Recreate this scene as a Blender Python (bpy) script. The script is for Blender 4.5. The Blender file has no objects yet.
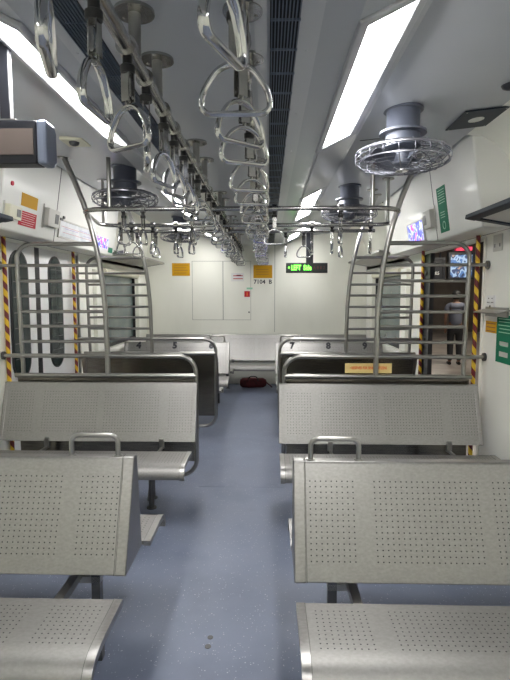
import bpy, math, random
from mathutils import Vector, Matrix
random.seed(7)
PI = math.pi
SC = bpy.context.scene
COL = SC.collection

# ------------------------------------------------------------------ materials
def new_mat(name, color=(.8,.8,.8), rough=.5, metal=0.0, coat=0.0, emit=None, estr=0.0, spec=.5):
    m = bpy.data.materials.new(name); m.use_nodes = True
    b = m.node_tree.nodes['Principled BSDF']
    b.inputs['Base Color'].default_value = (*color, 1)
    b.inputs['Roughness'].default_value = rough
    b.inputs['Metallic'].default_value = metal
    b.inputs['Coat Weight'].default_value = coat
    b.inputs['Specular IOR Level'].default_value = spec
    if emit:
        b.inputs['Emission Color'].default_value = (*emit, 1)
        b.inputs['Emission Strength'].default_value = estr
    return m

def noisy(m, c1, c2, scale=(1,1,1), nscale=5, detail=4, lo=.35, hi=.65, rough=None, coords='Object', bump=0.0, bumpscale=None):
    nt = m.node_tree; N = nt.nodes; L = nt.links; b = N['Principled BSDF']
    tc = N.new('ShaderNodeTexCoord'); mp = N.new('ShaderNodeMapping'); mp.inputs['Scale'].default_value = scale
    L.new(tc.outputs[coords], mp.inputs['Vector'])
    nz = N.new('ShaderNodeTexNoise'); nz.inputs['Scale'].default_value = nscale; nz.inputs['Detail'].default_value = detail
    L.new(mp.outputs[0], nz.inputs['Vector'])
    cr = N.new('ShaderNodeValToRGB'); cr.color_ramp.elements[0].position = lo; cr.color_ramp.elements[1].position = hi
    cr.color_ramp.elements[0].color = (*c1, 1); cr.color_ramp.elements[1].color = (*c2, 1)
    L.new(nz.outputs['Fac'], cr.inputs[0]); L.new(cr.outputs[0], b.inputs['Base Color'])
    if rough:
        mr = N.new('ShaderNodeMapRange'); mr.inputs['To Min'].default_value = rough[0]; mr.inputs['To Max'].default_value = rough[1]
        L.new(nz.outputs['Fac'], mr.inputs['Value']); L.new(mr.outputs[0], b.inputs['Roughness'])
    if bump:
        bp = N.new('ShaderNodeBump'); bp.inputs['Strength'].default_value = bump; bp.inputs['Distance'].default_value = .002
        L.new(nz.outputs['Fac'], bp.inputs['Height']); L.new(bp.outputs[0], b.inputs['Normal'])
    return m, cr

def math_node(nt, op, a, b=None, c=None):
    n = nt.nodes.new('ShaderNodeMath'); n.operation = op
    for i, v in enumerate((a, b, c)):
        if v is None: continue
        if isinstance(v, (int, float)): n.inputs[i].default_value = v
        else: nt.links.new(v, n.inputs[i])
    return n.outputs[0]

def perforated(name, ranges_u, v0, v1, pitch, r, rough=(.30,.42)):
    """brushed steel with a grid of small punched holes; UV is in metres"""
    m = new_mat(name, (.47,.465,.45), .36, 1.0)
    m, cr = noisy(m, (.295,.288,.277), (.355,.348,.336), (14,22,22), 5, 5, .3, .7, rough=rough)
    nt = m.node_tree; L = nt.links; b = nt.nodes['Principled BSDF']
    uv = nt.nodes.new('ShaderNodeUVMap'); sp = nt.nodes.new('ShaderNodeSeparateXYZ'); L.new(uv.outputs[0], sp.inputs[0])
    u, v = sp.outputs[0], sp.outputs[1]
    mask = None
    for (a, c) in ranges_u:
        k = math_node(nt, 'MULTIPLY', math_node(nt, 'GREATER_THAN', u, a), math_node(nt, 'LESS_THAN', u, c))
        fu = math_node(nt, 'SUBTRACT', math_node(nt, 'FRACT', math_node(nt, 'DIVIDE', math_node(nt, 'SUBTRACT', u, a), pitch)), .5)
        fv = math_node(nt, 'SUBTRACT', math_node(nt, 'FRACT', math_node(nt, 'DIVIDE', math_node(nt, 'SUBTRACT', v, v0), pitch)), .5)
        d = math_node(nt, 'SQRT', math_node(nt, 'ADD', math_node(nt, 'MULTIPLY', fu, fu), math_node(nt, 'MULTIPLY', fv, fv)))
        h = math_node(nt, 'MULTIPLY', math_node(nt, 'LESS_THAN', d, r/pitch), k)
        mask = h if mask is None else math_node(nt, 'ADD', mask, h)
    kv = math_node(nt, 'MULTIPLY', math_node(nt, 'GREATER_THAN', v, v0), math_node(nt, 'LESS_THAN', v, v1))
    mask = math_node(nt, 'MULTIPLY', mask, kv)
    mx = nt.nodes.new('ShaderNodeMixRGB'); L.new(mask, mx.inputs[0]); L.new(cr.outputs[0], mx.inputs[1]); mx.inputs[2].default_value = (.012,.012,.014,1)
    L.new(mx.outputs[0], b.inputs['Base Color'])
    mt = math_node(nt, 'SUBTRACT', 1.0, mask); L.new(mt, b.inputs['Metallic'])
    return m

def steel(name, c1, c2, rough=(.3,.42), sc=(3,60,60)):
    return noisy(new_mat(name, c1, .35, 1.0), c1, c2, sc, 4, 3, .3, .7, rough=rough)[0]

PITCH = .0215
GR = [(.055,.055+9*PITCH), (.055+12*PITCH,.055+12*PITCH+20*PITCH), (.055+34*PITCH,.055+54*PITCH), (.055+57*PITCH,.055+66*PITCH)]
M = {}
M['perf_back'] = perforated('perforated_steel_back', GR, .065, .065+15*PITCH, PITCH, .0028)
M['perf_seat'] = perforated('perforated_steel_seat', GR, .035, .035+10*.0215, PITCH, .0028, (.46,.60))
M['steel'] = steel('brushed_steel', (.295,.288,.277), (.355,.348,.336), rough=(.28,.40), sc=(14,22,22))
M['steel_dull'] = steel('dull_steel_screen', (.17,.158,.135), (.28,.26,.22), rough=(.18,.3), sc=(2,2,30))
M['tube'] = new_mat('steel_tube', (.36,.355,.335), .30, 1.0)
M['chrome'] = new_mat('polished_steel', (.60,.60,.59), .13, 1.0)
M['oldchrome'] = steel('worn_polished_steel', (.36,.355,.34), (.46,.455,.44), rough=(.17,.24), sc=(6,6,6))
M['weld'] = new_mat('weld_seam', (.13,.13,.125), .5, .7)
M['leg'] = new_mat('dark_steel_leg', (.12,.12,.12), .4, .9)
M['rubber'] = new_mat('black_rubber', (.012,.012,.013), .5)
M['ceiling'] = noisy(new_mat('ceiling_panel', rough=.32, coat=.15), (.41,.43,.465), (.45,.47,.50), (1,1,1), 1.6, 3, .3, .7, rough=(.28,.4))[0]
M['slope'] = noisy(new_mat('ceiling_slope_panel', rough=.3, coat=.2), (.50,.515,.54), (.55,.56,.58), (1,1,1), 2, 3, .3, .7, rough=(.25,.38))[0]
M['wall'] = noisy(new_mat('cream_wall_panel', rough=.38, coat=.1), (.80,.80,.715), (.86,.86,.78), (1,1,.5), 1.8, 5, .35, .6, rough=(.3,.45))[0]
M['wallwhite'] = noisy(new_mat('white_wall_panel', rough=.35, coat=.1), (.82,.815,.75), (.88,.875,.81), (1,1,.5), 1.8, 5, .35, .6)[0]
M['cabinet'] = new_mat('glossy_header_panel', (.70,.70,.66), .48, 0, .05)
M['seam'] = new_mat('panel_seam', (.10,.10,.10), .6)
M['navy'] = new_mat('dark_blue_frame', (.014,.022,.034), .45, spec=.2)
M['black'] = new_mat('black_plastic', (.012,.013,.018), .35)
M['grille'] = new_mat('vent_slat', (.17,.21,.27), .4, .5)
M['grille_back'] = new_mat('vent_dark', (.006,.008,.012), .7)
M['lightframe'] = new_mat('light_frame', (.50,.51,.54), .35, .3)
M['diffuser'] = new_mat('lamp_diffuser', (.9,.9,.9), .5, emit=(1.0,.985,.965), estr=13)
M['fanpaint'] = new_mat('grey_fan_paint', (.085,.095,.125), .38, .1)
M['fanwire'] = new_mat('fan_guard_wire', (.13,.135,.16), .42, .6)
M['fanring'] = new_mat('fan_guard_ring', (.34,.34,.38), .3, .9)
M['glass'] = noisy(new_mat('dark_window_glass', rough=.12), (.10,.14,.135), (.15,.19,.18), (1,1,1), 2, 2)[0]
M['dglass'] = new_mat('door_window_glass', (.03,.042,.04), .15, spec=.25)
M['doorleaf'] = new_mat('white_door_leaf', (.78,.78,.77), .35)
M['cream_plastic'] = new_mat('cream_plastic', (.66,.64,.50), .45)
M['grey_plastic'] = new_mat('grey_plastic', (.52,.51,.47), .45)
M['mask'] = new_mat('display_mesh', (.11,.085,.075), .6)
M['silver'] = new_mat('silver_cap', (.24,.27,.36), .3, .6)
M['yellow'] = new_mat('ochre_sticker', (.62,.33,.02), .6, spec=.15)
M['yellowp'] = new_mat('yellow_placard', (.80,.62,.25), .45)
M['red'] = new_mat('red_sticker', (.48,.03,.05), .6, spec=.15)
M['green'] = new_mat('green_sticker', (.01,.17,.09), .6, spec=.15)
M['white'] = new_mat('white_print', (.75,.75,.72), .5)
M['orange'] = new_mat('orange_print', (.75,.12,.02), .5)
M['ink'] = new_mat('black_ink', (.02,.02,.03), .5)
M['palegreen'] = new_mat('pale_green_print', (.30,.60,.42), .5)
M['led'] = new_mat('green_led', (.1,.6,.05), .5, emit=(.12,1,.05), estr=2)
M['leddim'] = new_mat('dim_red_led', (.10,.03,.03), .5)
M['maroon'] = noisy(new_mat('maroon_cloth', rough=.8), (.05,.004,.007), (.09,.008,.012), (1,1,1), 20, 3)[0]
M['skin'] = new_mat('skin', (.22,.12,.08), .5)
M['hair'] = new_mat('black_hair', (.01,.01,.01), .6)
M['trousers'] = new_mat('black_trousers', (.015,.015,.018), .8)
M['shirtgrey'] = new_mat('grey_shirt', (.12,.13,.17), .8)
M['shirtblack'] = new_mat('black_shirt', (.02,.02,.025), .8)
M['shirtred'] = new_mat('dark_red_shirt', (.12,.03,.025), .8)
M['platform'] = noisy(new_mat('platform_paving', rough=.4), (.20,.17,.15), (.30,.26,.23), (1,1,1), 1.5, 4)[0]
M['statwall'] = noisy(new_mat('station_wall', rough=.7), (.08,.07,.06), (.16,.13,.11), (1,1,1), 1, 4)[0]
M['dark'] = new_mat('dark_roof', (.01,.01,.012), .8)

# floor: blue vinyl with pale fleck and dirt
def floor_mat():
    m = new_mat('blue_speckled_vinyl', (.12,.15,.25), .34)
    nt = m.node_tree; N = nt.nodes; L = nt.links; b = N['Principled BSDF']
    tc = N.new('ShaderNodeTexCoord')
    n1 = N.new('ShaderNodeTexNoise'); n1.inputs['Scale'].default_value = 2.2; n1.inputs['Detail'].default_value = 6
    L.new(tc.outputs['Object'], n1.inputs['Vector'])
    c1 = N.new('ShaderNodeValToRGB'); c1.color_ramp.elements[0].position = .32; c1.color_ramp.elements[1].position = .68
    c1.color_ramp.elements[0].color = (.135,.158,.225,1); c1.color_ramp.elements[1].color = (.205,.235,.325,1)
    L.new(n1.outputs['Fac'], c1.inputs[0])
    vo = N.new('ShaderNodeTexVoronoi'); vo.inputs['Scale'].default_value = 85; L.new(tc.outputs['Object'], vo.inputs['Vector'])
    sep = N.new('ShaderNodeSeparateColor'); L.new(vo.outputs['Color'], sep.inputs[0])
    rad = math_node(nt, 'MULTIPLY', sep.outputs[0], .26)
    sel = math_node(nt, 'GREATER_THAN', sep.outputs[1], .45)
    k = math_node(nt, 'MULTIPLY', math_node(nt, 'LESS_THAN', vo.outputs['Distance'], rad), sel)
    k = math_node(nt, 'MULTIPLY', k, .65)
    mx = N.new('ShaderNodeMixRGB'); L.new(k, mx.inputs[0]); L.new(c1.outputs[0], mx.inputs[1]); mx.inputs[2].default_value = (.55,.58,.66,1)
    # blotchy dirt
    n2 = N.new('ShaderNodeTexNoise'); n2.inputs['Scale'].default_value = 1.1; n2.inputs['Detail'].default_value = 8; n2.inputs['Roughness'].default_value = .65
    L.new(tc.outputs['Object'], n2.inputs['Vector'])
    c2 = N.new('ShaderNodeValToRGB'); c2.color_ramp.elements[0].position = .50; c2.color_ramp.elements[1].position = .72
    c2.color_ramp.elements[0].color = (0,0,0,1); c2.color_ramp.elements[1].color = (.55,.55,.55,1)
    L.new(n2.outputs['Fac'], c2.inputs[0])
    mx2 = N.new('ShaderNodeMixRGB'); L.new(c2.outputs[0], mx2.inputs[0]); L.new(mx.outputs[0], mx2.inputs[1]); mx2.inputs[2].default_value = (.10,.108,.125,1)
    L.new(mx2.outputs[0], b.inputs['Base Color'])
    mr = N.new('ShaderNodeMapRange'); mr.inputs['To Min'].default_value = .33; mr.inputs['To Max'].default_value = .50
    L.new(n1.outputs['Fac'], mr.inputs['Value']); L.new(mr.outputs[0], b.inputs['Roughness'])
    return m
M['floor'] = floor_mat()

def stripe_mat():
    m = new_mat('yellow_red_spiral_tape', (.8,.5,.02), .45)
    nt = m.node_tree; L = nt.links; b = nt.nodes['Principled BSDF']
    uv = nt.nodes.new('ShaderNodeUVMap'); sp = nt.nodes.new('ShaderNodeSeparateXYZ'); L.new(uv.outputs[0], sp.inputs[0])
    k = math_node(nt, 'FRACT', math_node(nt, 'ADD', math_node(nt, 'DIVIDE', sp.outputs[1], .115), sp.outputs[0]))
    k = math_node(nt, 'GREATER_THAN', k, .5)
    mx = nt.nodes.new('ShaderNodeMixRGB'); L.new(k, mx.inputs[0]); mx.inputs[1].default_value = (.80,.52,.03,1); mx.inputs[2].default_value = (.16,.015,.02,1)
    L.new(mx.outputs[0], b.inputs['Base Color'])
    return m
M['stripe'] = stripe_mat()

def ad_mat(name, cols, scale, estr):
    m = new_mat(name, (.1,.1,.1), .4)
    nt = m.node_tree; N = nt.nodes; L = nt.links; b = N['Principled BSDF']
    tc = N.new('ShaderNodeTexCoord'); n1 = N.new('ShaderNodeTexNoise'); n1.inputs['Scale'].default_value = scale; n1.inputs['Detail'].default_value = 2
    L.new(tc.outputs['Object'], n1.inputs['Vector'])
    cr = N.new('ShaderNodeValToRGB'); cr.color_ramp.interpolation = 'CONSTANT'
    n = len(cols)
    while len(cr.color_ramp.elements) < n: cr.color_ramp.elements.new(.5)
    for i, c in enumerate(cols):
        cr.color_ramp.elements[i].position = .3 + .4*i/n if i else 0; cr.color_ramp.elements[i].color = (*c, 1)
    L.new(n1.outputs['Fac'], cr.inputs[0]); L.new(cr.outputs[0], b.inputs['Base Color']); L.new(cr.outputs[0], b.inputs['Emission Color'])
    b.inputs['Emission Strength'].default_value = estr
    return m
M['ad_purple'] = ad_mat('lit_purple_advert', [(.03,.02,.20),(.06,.08,.55),(.35,.4,.85),(.10,.03,.30),(.5,.04,.15)], 14, .9)
M['ad_blue'] = ad_mat('lit_blue_advert', [(.02,.03,.06),(.05,.12,.30),(.25,.35,.5),(.03,.05,.12),(.3,.22,.18)], 5, .25)
M['ad_red'] = ad_mat('lit_red_sign', [(.3,.02,.04),(.45,.02,.06)], 3, .3)
M['map'] = noisy(new_mat('route_map_print', rough=.25), (.60,.64,.68), (.78,.80,.82), (1,1,1), 8, 2)[0]

# ------------------------------------------------------------------ mesh helpers
class MB:
    def __init__(self): self.v = []; self.f = []; self.uv = []; self.sm = []
    def face(self, idx, uv=None, smooth=False):
        self.f.append(tuple(idx)); self.uv.append(uv or [(0,0)]*len(idx)); self.sm.append(smooth)
    def add(self, verts): n = len(self.v); self.v += [tuple(p) for p in verts]; return n
    def box(self, x0,x1,y0,y1,z0,z1):
        if x0>x1: x0,x1=x1,x0
        if y0>y1: y0,y1=y1,y0
        if z0>z1: z0,z1=z1,z0
        n = self.add([(x0,y0,z0),(x1,y0,z0),(x1,y1,z0),(x0,y1,z0),(x0,y0,z1),(x1,y0,z1),(x1,y1,z1),(x0,y1,z1)])
        for q in ((0,3,2,1),(4,5,6,7),(0,1,5,4),(1,2,6,5),(2,3,7,6),(3,0,4,7)): self.face([n+i for i in q])
        return self
    def obox(self, c, ax, ay, az, hx, hy, hz):
        """oriented box: centre, three unit axes, half sizes"""
        c=Vector(c); ax=Vector(ax)*hx; ay=Vector(ay)*hy; az=Vector(az)*hz
        pts=[c+sx*ax+sy*ay+sz*az for sz in (-1,1) for (sx,sy) in ((-1,-1),(1,-1),(1,1),(-1,1))]
        n=self.add(pts)
        for q in ((0,3,2,1),(4,5,6,7),(0,1,5,4),(1,2,6,5),(2,3,7,6),(3,0,4,7)): self.face([n+i for i in q])
        return self
    def tube(self, path, r, closed=False, seg=10, cap=True, radii=None):
        P=[Vector(p) for p in path]; n=len(P)
        T=[]
        for i in range(n):
            if closed: t=(P[(i+1)%n]-P[i-1])
            else: t=P[min(i+1,n-1)]-P[max(i-1,0)]
            T.append(t.normalized())
        ref=Vector((0,0,1)) if abs(T[0].z)<.9 else Vector((1,0,0))
        nrm=(ref-T[0]*ref.dot(T[0])).normalized()
        rings=[]; L=0; Ls=[]
        for i in range(n):
            if i: 
                L+=(P[i]-P[i-1]).length
                nrm=(nrm-T[i]*nrm.dot(T[i])).normalized()
            b=T[i].cross(nrm); rr=radii[i] if radii else r
            rings.append(self.add([P[i]+(nrm*math.cos(2*PI*k/seg)+b*math.sin(2*PI*k/seg))*rr for k in range(seg)])); Ls.append(L)
        m=n if closed else n-1
        for i in range(m):
            j=(i+1)%n; 
            off=0
            if closed and j==0:   # match twist
                best=0;bd=1e9
                for o in range(seg):
                    d=(Vector(self.v[rings[i]])-Vector(self.v[rings[0]+o])).length
                    if d<bd: bd=d;best=o
                off=best
            l2=Ls[j] if j else L+(P[0]-P[-1]).length
            for k in range(seg):
                k2=(k+1)%seg
                self.face([rings[i]+k,rings[i]+k2,rings[j]+(k2+off)%seg,rings[j]+(k+off)%seg],[(k/seg,Ls[i]),((k+1)/seg,Ls[i]),((k+1)/seg,l2),(k/seg,l2)],True)
        if not closed and cap:
            self.face([rings[0]+k for k in reversed(range(seg))]); self.face([rings[-1]+k for k in range(seg)])
        return self
    def cyl(self, c, r, h, axis=(0,0,1), seg=20, r2=None):
        a=Vector(axis).normalized(); c=Vector(c)
        return self.tube([c,c+a*h], r, seg=seg, radii=[r, r if r2 is None else r2])
    def lathe(self, c, prof, seg=28):
        rows=[]
        for (r,z) in prof: rows.append(self.add([(c[0]+r*math.cos(2*PI*k/seg),c[1]+r*math.sin(2*PI*k/seg),c[2]+z) for k in range(seg)]))
        for i in range(len(rows)-1):
            for k in range(seg):
                k2=(k+1)%seg; self.face([rows[i]+k,rows[i]+k2,rows[i+1]+k2,rows[i+1]+k],None,True)
        self.face([rows[0]+k for k in reversed(range(seg))]); self.face([rows[-1]+k for k in range(seg)])
        return self
    def prism(self, prof, x0, x1, smooth=None, uvx0=0.0):
        """closed profile [(y,z)...] extruded along x; UV u = distance along x, v = distance along profile"""
        n=len(prof); a=self.add([(x0,y,z) for y,z in prof]); b=self.add([(x1,y,z) for y,z in prof]); d=0
        for i in range(n):
            j=(i+1)%n; l=math.hypot(prof[j][0]-prof[i][0],prof[j][1]-prof[i][1])
            w=abs(x1-x0)
            self.face([a+i,b+i,b+j,a+j],[(uvx0,d),(uvx0+w,d),(uvx0+w,d+l),(uvx0,d+l)], bool(smooth and i in smooth)); d+=l
        self.face([a+i for i in reversed(range(n))],[(-1,-1)]*n); self.face([b+i for i in range(n)],[(-1,-1)]*n)
        return self
    def build(self, name, mat, parent=None, bevel=0.0, **tags):
        me=bpy.data.meshes.new(name); me.from_pydata(self.v,[],self.f)
        uvl=me.uv_layers.new(name='UVMap'); k=0
        for fi,p in enumerate(me.polygons):
            p.use_smooth=self.sm[fi]
            for j in range(p.loop_total): uvl.data[p.loop_start+j].uv=self.uv[fi][j]
        me.materials.append(mat); me.validate()
        import bmesh
        bm=bmesh.new(); bm.from_mesh(me); bmesh.ops.recalc_face_normals(bm,faces=bm.faces); bm.to_mesh(me); bm.free()
        if any(self.sm): me.set_sharp_from_angle(angle=math.radians(42))
        o=bpy.data.objects.new(name,me); COL.objects.link(o)
        if parent: o.parent=parent
        if bevel:
            bv=o.modifiers.new('bevel','BEVEL'); bv.width=bevel; bv.segments=2; bv.limit_method='ANGLE'; bv.angle_limit=.6
        for a,b in tags.items(): o[a]=b
        return o

def fillet(pts, r, seg=6, closed=False):
    P=[Vector(p) for p in pts]; out=[]; n=len(P)
    rs = r if isinstance(r,(list,tuple)) else [r]*n
    for i in range(n):
        if not closed and (i==0 or i==n-1): out.append(P[i]); continue
        a,b,c=P[i-1],P[i],P[(i+1)%n]; u=(a-b).normalized(); w=(c-b).normalized()
        rr=min(rs[i],(a-b).length*.48,(c-b).length*.48)
        if rr<=0: out.append(b); continue
        s=b+u*rr; e=b+w*rr
        for k in range(seg+1):
            t=k/seg; out.append(s*(1-t)**2+b*2*t*(1-t)+e*t*t) if False else out.append(_arc(s,b,e,t))
    return out
def _arc(s,b,e,t):
    # quadratic weighted (circle-like) corner
    w=.7071; B0=(1-t)**2; B1=2*t*(1-t)*w; B2=t*t
    return (s*B0+b*B1+e*B2)/(B0+B1+B2)

def empty(name, loc, label, cat, group=None, rz=0):
    o=bpy.data.objects.new(name,None); COL.objects.link(o); o.location=loc; o.rotation_euler=(0,0,rz)
    o.empty_display_size=.1; o['label']=label; o['category']=cat
    if group: o['group']=group
    return o
def tag(o,label,cat,group=None):
    o['label']=label; o['category']=cat
    if group: o['group']=group
    return o
def struct(o): o['kind']='structure'; return o
def copy_tree(o, parent=None):
    c=o.copy(); COL.objects.link(c)
    if parent: c.parent=parent
    for ch in list(o.children): copy_tree(ch,c)
    return c
def text_mesh(name, body, size, mat, parent, loc, rot, extrude=.0006, align='CENTER', bold=0.0, sx=1.0):
    cu=bpy.data.curves.new(name,'FONT'); cu.body=body; cu.size=size; cu.extrude=extrude; cu.align_x=align; cu.align_y='CENTER'; cu.offset=bold
    cu.resolution_u=2
    t=bpy.data.objects.new(name+'_src',cu); COL.objects.link(t)
    dg=bpy.context.evaluated_depsgraph_get(); me=bpy.data.meshes.new_from_object(t.evaluated_get(dg))
    bpy.data.objects.remove(t); bpy.data.curves.remove(cu)
    me.materials.clear(); me.materials.append(mat)
    o=bpy.data.objects.new(name,me); COL.objects.link(o); o.parent=parent; o.location=loc; o.rotation_euler=rot; o.scale=(sx,1,1)
    return o

WA = 1.88          # half width of the car
YF = 8.75          # far wall
YN = -1.6          # behind the camera
DN, DF = 4.02, 5.60  # near and far jamb of the door openings

# ------------------------------------------------------------------ setting
struct(MB().box(-WA-.1,WA+.1,YN,YF+.1,-.06,0).build('floor',M['floor']))
m=MB()
m.box(-.34,.34,3.985,3.991,0,.0012)
struct(m.build('trim_1',new_mat('floor_joint',(.22,.25,.33),.5)))
m=MB().cyl((-.052,2.115,0),.014,.0015,seg=14)
struct(m.build('trim_2',M['leg']))
m=MB().cyl((-.048,2.175,0),.013,.0015,seg=14)
struct(m.build('trim_3',M['leg']))
struct(MB().box(-WA,WA,YF,YF+.06,0,2.75).build('wall_far',M['wall']))
struct(MB().box(-WA,WA,YN-.06,YN,0,2.75).build('wall_back',M['wall']))

CX=-.03
def ceil_prof(s):
    return [(CX,2.39),(CX+s*.52,2.39),(CX+s*.785,2.52),(s*1.30,2.575),(s*1.52,2.60)]
m=MB()
def extr_y(m, prof, y0, y1, th=.03, smooth=False):
    a=m.add([(x,y0,z) for x,z in prof]+[(x,y0,z+th) for x,z in prof]); n=len(prof)
    b=m.add([(x,y1,z) for x,z in prof]+[(x,y1,z+th) for x,z in prof])
    for i in range(n-1):
        m.face([a+i,a+i+1,b+i+1,b+i],None,smooth); m.face([a+n+i,b+n+i,b+n+i+1,a+n+i+1],None,smooth)
        m.face([a+i,a+n+i,a+n+i+1,a+i+1]); m.face([b+i,b+i+1,b+n+i+1,b+n+i])
    m.face([a,b,b+n,a+n]); m.face([a+n-1,a+2*n-1,b+2*n-1,b+n-1])
full=[p for p in reversed(ceil_prof(-1))]+ceil_prof(1)[1:]
extr_y(m,full,YN,YF)
struct(m.build('ceiling',M['ceiling']))
# coved corners of the seating bays, door headers over the vestibule
cove=[(1.52,2.60),(1.62,2.59),(1.71,2.55),(1.79,2.47),(1.85,2.34),(1.88,2.15),(1.88,1.95)]
CABN, CABF = 3.52, 6.15
k=0
for s,side in ((-1,'left'),(1,'right')):
    for (y0,y1) in ((YN,CABN),(CABF,YF)):
        m=MB(); extr_y(m,[(s*x,z) for x,z in cove],y0,y1,.02,True)
        k+=1; struct(m.build('ceiling_cove_%s'%side if k in(1,3) else 'ceiling_cove_far_%s'%side,M['wall']))
    # header cabinet with sloping front
    m=MB(); c=[(s*1.552,2.65),(s*1.65,2.0),(s*1.88,2.0),(s*1.88,2.70),(s*1.548,2.68)]
    a=m.add([(x,CABN,z) for x,z in c]); b=m.add([(x,CABF,z) for x,z in c])
    for i in range(5): m.face([a+i,a+(i+1)%5,b+(i+1)%5,b+i])
    m.face([a+i for i in range(5)]); m.face([b+i for i in reversed(range(5))])
    struct(m.build('trim_header_%s'%side,M['cabinet'],bevel=.012))
    # walls
    m=MB(); x0,x1=s*WA,s*(WA+.06)
    m.box(x0,x1,YN,DN,0,2.0)
    m.box(x0,x1,DN,DF,1.97,2.0)
    m.box(x0,x1,DF,6.40,0,2.0)
    m.box(x0,x1,6.40,7.95,0,.86); m.box(x0,x1,6.40,7.95,1.84,2.0); m.box(x0,x1,7.95,YF,0,2.0)
    struct(m.build('wall_%s'%side,M['wallwhite'] if s>0 else M['wall']))
    # jamb trims
    m=MB()
    m.box(s*(WA-.012),s*(WA+.065),DN-.03,DN,0,1.99); m.box(s*(WA-.012),s*(WA+.065),DF,DF+.035,0,1.99)
    struct(m.build('trim_jamb_%s'%side,M['wallwhite']))
# thin seams in ceiling and far wall
m=MB()
for y in (3.36,6.1):
    for s in (-1,1): m.obox((s*1.045,y,2.549),(s*.515,0,.06),(0,1,0),(0,0,1),.49,.0025,.0015)
struct(m.build('trim_ceiling_seam',M['seam']))
m=MB()
for x0,x1,z0,z1 in ((-1.09,-.56,1.105,2.11),(-.56,-.082,1.105,2.11)):
    for a in ((x0,x0+.006,z0,z1),(x1-.006,x1,z0,z1),(x0,x1,z0,z0+.006),(x0,x1,z1-.006,z1)): m.box(a[0],a[1],YF-.002,YF+.01,a[2],a[3])
m.box(.32,.328,YF-.002,YF+.01,.9,2.46)
struct(m.build('trim_far_wall_seam',new_mat('seam_grey',(.30,.30,.27),.6)))
# cupboard edge strip
struct(MB().box(-1.87,1.87,YF-.01,YF,.86,.90).build('baseboard_far',M['wall']))
# central panel screws strip
for n,(xa,xb) in enumerate(((.165,.205),(.305,.375),(-.475,-.435),(-.335,-.295))):
    m=MB(); m.box(xa,xb,YN,YF,2.384,2.392)
    y=.6
    while y<YF: m.cyl(((xa+xb)/2,y,2.382),.0045,.003,seg=8); y+=.62
    struct(m.build('trim_vent_%d'%(n+1),M['slope']))

# windows of the far bay
wn=0
for s,side in ((-1,'left'),(1,'right')):
    wn+=1
    x=s*WA
    fr=MB(); t=.035
    for a in ((6.40,6.40+t,.86,1.84),(7.95-t,7.95,.86,1.84),(6.40,7.95,.86,.86+t),(6.40,7.95,1.84-t,1.84)):
        fr.box(x-s*.012,x+s*.05,a[0],a[1],a[2],a[3])
    w=struct(fr.build('window_%d'%wn,M['rubber']))
    struct(MB().box(x+s*.02,x+s*.03,6.44,7.91,.9,1.80).build('window_pane',M['glass'],w))
    m=MB(); m.cyl((x-s*.03,6.38,1.83),.045,1.6,(0,1,0),seg=14); struct(m.build('window_roller_blind',M['cream_plastic'],w))
    struct(MB().box(x-s*.05,x+s*.0,6.30,8.05,.80,.85).build('window_sill',M['wallwhite'],w))
    m=MB()
    m.box(x-s*.055,x,8.02,8.22,.87,1.80); m.box(x-s*.055,x,6.05,6.30,.87,1.85)
    struct(m.build('trim_window_pillar_%s'%side,M['wall'],bevel=.01))

# closed sliding doors on the left, door pocket edge on the right
for n,(y0,y1,c) in enumerate(((DN,4.60,4.29),(4.69,DF,5.03))):
    d=struct(MB().box(-1.93,-1.90,y0,y1,.0,1.97).build('door_%d'%(n+1),M['doorleaf']))
    pts=[]
    hw,z0,z1=(.165,.82,1.92)
    m=MB(); prof=[]
    for k in range(13): prof.append((c+hw*math.cos(PI-PI*k/12),z1-hw+hw*math.sin(PI*k/12)))
    for k in range(13): prof.append((c+hw*math.cos(-PI*k/12),z0+hw+hw*math.sin(-PI*k/12)))
    m.prism(prof,-1.90,-1.893); struct(m.build('window_gasket',M['rubber'],d))
    prof2=[(c+(y-c)*.84,(z-(z0+z1)/2)*.97+(z0+z1)/2) for y,z in prof]
    m=MB(); m.prism(prof2,-1.8935,-1.889); struct(m.build('window_pane',M['dglass'],d))
    m=MB()
    for z in [1.0+.13*i for i in range(7)]: m.box(-1.889,-1.887,c-.12,c+.12,z,z+.006)
    m.box(-1.889,-1.887,c-.003,c+.003,.92,1.84)
    struct(m.build('window_guard',M['leg'],d))
struct(MB().box(-1.935,-1.898,4.60,4.69,0,1.97).build('door_seal',M['rubber']))
# open right door: dark leaf edge seen inside the pocket
d=struct(MB().box(1.90,1.925,5.38,5.62,0,1.97).build('door_3',M['black']))
struct(MB().box(1.885,1.93,5.36,5.385,0,1.97).build('door_edge',M['leg'],d))

# ------------------------------------------------------------------ ceiling vents
for xc,word in ((.262,'right'),(-.385,'left')):
    t=empty('ceiling_vent',(xc,0,2.39),'long dark slatted air vent strip in the ceiling, %s one of the two'%word,'vent','ceiling vent strips')
    MB().box(-.048,.048,.2,YF-.05,-.003,-.001).build('backing',M['grille_back'],t)
    m=MB()
    for i in range(9): 
        x=-.042+.0105*i; m.box(x-.0016,x+.0016,.2,YF-.05,-.015,-.003)
    y=.3
    while y<YF-.1: m.box(-.046,.046,y,y+.004,-.0135,-.006); y+=.19
    m.build('slats',M['grille'],t)

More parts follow.
